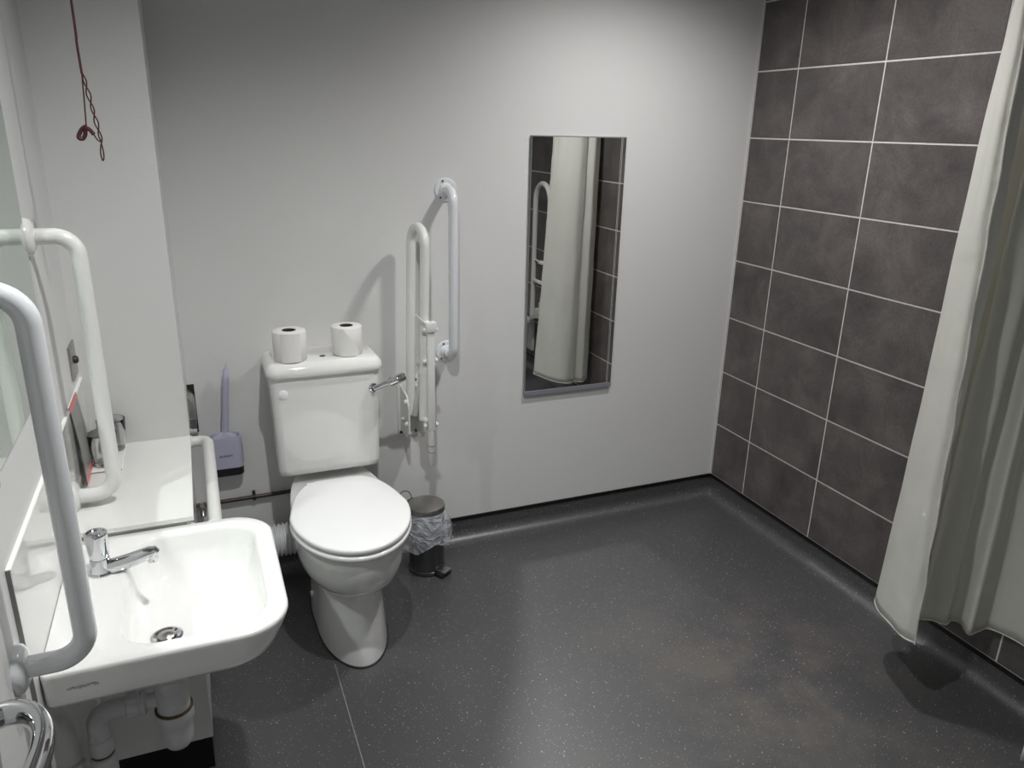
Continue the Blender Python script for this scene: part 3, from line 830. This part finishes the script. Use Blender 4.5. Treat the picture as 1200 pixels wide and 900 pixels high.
obj('pedal_guard', obx(.055, .100, -.028, .028, .002, .019), 'black', t)
obj('hinge', obx(-.085, -.066, -.02, .02, .235, .268), 'black', t)
pts = [Vector((bx - .062 + .026*math.cos(a), by + .072, .268 + .036*math.sin(a))) for a in [PI*k/12 for k in range(13)]]
obj('wire_handle', tube(bmesh.new(), pts, .0017, 8), 'dsteel', t)

# ------------------------------------------------------------------ shower curtain
def curtain_mesh(path, anchor, ztop, zbot, topscale, seed, nz=64, per=12, wr=.006, top=None):
    T = catmull([Vector((a, b, 0)) for a, b in top], per) if top else None
    P = [Vector((a, b, 0)) for a, b in path]; A = Vector((*anchor, 0))
    base = catmull(P, per); bm = bmesh.new(); grid = []
    nv = len(base)
    for i in range(nz + 1):
        s = i / nz; row = []
        k = 1 - (1 - topscale) * (s ** 1.1)
        for j, p in enumerate(base):
            q = A + (p - A) * k
            if T: q = p.lerp(T[j], s ** .9)
            d = (base[min(j+1, nv-1)] - base[max(j-1, 0)]).normalized(); nn = Vector((-d.y, d.x, 0))
            u = j / nv * 5
            f = wr * noise.noise(Vector((u*1.6, s*2.2, seed))) + wr*.5 * noise.noise(Vector((u*5, s*9, seed+3))) 
            z = zbot + (ztop - zbot) * s + .006 * math.sin(u*2.6 + seed) * (1 - s)
            q = q + nn * f * (1 if 0 < j < nv-1 else .4)
            row.append(bm.verts.new((min(q.x, -.012), q.y, z)))
        grid.append(row)
    for a, b in zip(grid, grid[1:]):
        for j in range(nv - 1): bm.faces.new((a[j], a[j+1], b[j+1], b[j]))
    return bm, base
def solid(o, th=.0008):
    m = o.modifiers.new('thickness', 'SOLIDIFY'); m.thickness = th; return o
path = [(-.310, -1.382), (-.322, -1.35), (-.305, -1.29), (-.280, -1.222), (-.245, -1.175), (-.20, -1.15), (-.16, -1.16), (-.135, -1.175), (-.105, -1.15), (-.075, -1.17), (-.045, -1.20),
        (-.028, -1.24), (-.07, -1.265), (-.13, -1.272), (-.185, -1.285), (-.190, -1.30), (-.158, -1.315), (-.133, -1.342), (-.098, -1.332), (-.082, -1.352), (-.110, -1.402), (-.075, -1.405), (-.035, -1.41), (-.018, -1.47), (-.020, -1.56)]
t = thing('shower_curtain', 'off-white shower curtain gathered against the dark tiled wall', 'shower curtain', (-.17, -1.29, .21))
top_path = [(-.03 + (a + .03) * .8, -1.25 + (b + 1.25) * .8) for a, b in path]
top_path[0:4] = [(-.262, -1.272), (-.266, -1.258), (-.256, -1.240), (-.235, -1.222)]
bm, base = curtain_mesh(path, (-.03, -1.25), 2.07, .212, .80, 1.0, top=top_path)
def free_edge(s_): return Vector((-.310, -1.382, 0)).lerp(Vector((-.262, -1.272, 0)), s_ ** .9)
solid(obj('curtain_cloth', bm, 'fabric', t, sharp=180))
# stitched hem along the bottom and at the free edge
bm = bmesh.new()
A = Vector((-.03, -1.25, 0))
tube(bm, [Vector((min(p.x, -.014), p.y, .212 + .006*math.sin(j/len(base)*5*2.6 + 1.0))) for j, p in enumerate(base)], .0022, 8)
obj('bottom_hem', bm, 'fabric', t)
bm = bmesh.new(); pts = []
for i in range(40):
    s = i / 39
    q = free_edge(s)
    pts.append((q.x + .0015*math.sin(i*1.9), q.y + .002*math.sin(i*1.3), .212 + 1.858 * s))
tube(bm, pts, .0024, 8)
obj('side_hem', bm, 'fabric', t)
bm = bmesh.new(); rows_ = []
for i in range(60):
    s_ = .22 + .78 * i / 59
    e = free_edge(s_)
    wd = .060 * min(1, (s_ - .22) / .35) + .003
    row = []
    for j in range(9):
        u = j / 8
        off = .010 * math.sin(u * PI) + .007 * noise.noise(Vector((u * 2, s_ * 26, 2.0)))
        row.append(Vector((e.x + .003 + wd * u * .95, e.y + off + wd * u * .25, .212 + 1.858 * s_)))
    rows_.append(row)
loft(bm, rows_, False, False, closed=False)
obj('turned_edge', bm, 'satin', t, label='crinkled shiny turned-in edge of the curtain', sharp=180)
for i in range(12):
    pts = [Vector((-.05 - i * .021, -1.28 + .020*math.cos(a), 2.088 + .022*math.sin(a))) for a in [2*PI*k/14 for k in range(14)]]
    obj('curtain_hook', tube(bmesh.new(), pts, .0016, 6, closed=True), 'wplastic', t)
t = thing('shower_curtain', 'white curtain end just entering the frame at the bottom right corner', 'shower curtain', (-.38, -1.85, .2))
bm, base2 = curtain_mesh([(-.420, -1.782), (-.40, -1.83), (-.43, -1.87), (-.385, -1.90), (-.41, -1.94), (-.37, -1.97)], (-.38, -1.88), 2.07, .2, .9, 5.0)
solid(obj('curtain_cloth', bm, 'fabric', t, sharp=180))
for i in range(4):
    p = base2[int(i * (len(base2) - 1) / 3)]
    pts = [Vector((-.40 + .020*math.cos(a), p.y, 2.088 + .022*math.sin(a))) for a in [2*PI*k/14 for k in range(14)]]
    obj('curtain_hook', tube(bmesh.new(), pts, .0016, 6, closed=True), 'wplastic', t)
t = thing('curtain_rail', 'white L-shaped curtain rail above the shower curtains', 'curtain rail', (0, -1.28, 2.1))
obj('rail_tube', tube(bmesh.new(), rounded([(.0, -1.28, 2.105), (-.40, -1.28, 2.105), (-.40, YF, 2.105)], .08, 8), .011, 16), 'white_metal', t)
for o_, a_ in (((0, -1.28, 2.105), (-1, 0, 0)), ((-.40, YF, 2.105), (0, 1, 0))):
    obj('flange', flange(bmesh.new(), o_, a_, .03, .006), 'white_metal', t)

# ------------------------------------------------------------------ shower fittings (seen in the mirror)
t = thing('shower_rail', 'white arched support rail on the dark tiled wall inside the shower', 'support rail', (0, -1.85, .40), None)
pts = rounded([(-.07, -1.96, .42), (-.07, -1.96, 1.29), (-.07, -1.745, 1.29), (-.07, -1.745, .42)], .105, 14)
obj('rail_loop', tube(bmesh.new(), pts, .0165, 20), 'white_metal', t)
obj('wall_plate', B((-.010, -2.00, .40), (.0, -1.70, .50), .002), 'wplastic', t)
for y in (-1.96, -1.745): obj('hinge_cheek', B((-.085, y - .012, .40), (-.010, y + .012, .47), .003), 'wplastic', t)
obj('cross_bar', tube(bmesh.new(), [(-.07, -1.96, .665), (-.07, -1.745, .665)], .013, 16), 'white_metal', t)
obj('latch_box', B((-.09, -1.86, .79), (-.05, -1.79, .81), .003), 'white_metal', t)
obj('latch_arm', tube(bmesh.new(), [(-.07, -1.96, .80), (-.07, -1.84, .80)], .006, 10), 'white_metal', t)
t = thing('folding_bench', 'white fold-down bench on the dark tiled wall inside the shower', 'bench', (0, -2.25, .14))
obj('bench_top', B((-.34, -2.45, .345), (-.02, -2.03, .375), .008), 'wplastic', t)
obj('wall_frame', B((-.02, -2.40, .14), (0, -2.06, .345), .004), 'wplastic', t)
for y in (-2.42, -2.06): obj('leg', tube(bmesh.new(), rounded([(-.30, y, .345), (-.30, y, .012)], .01), .011, 14), 'white_metal', t)
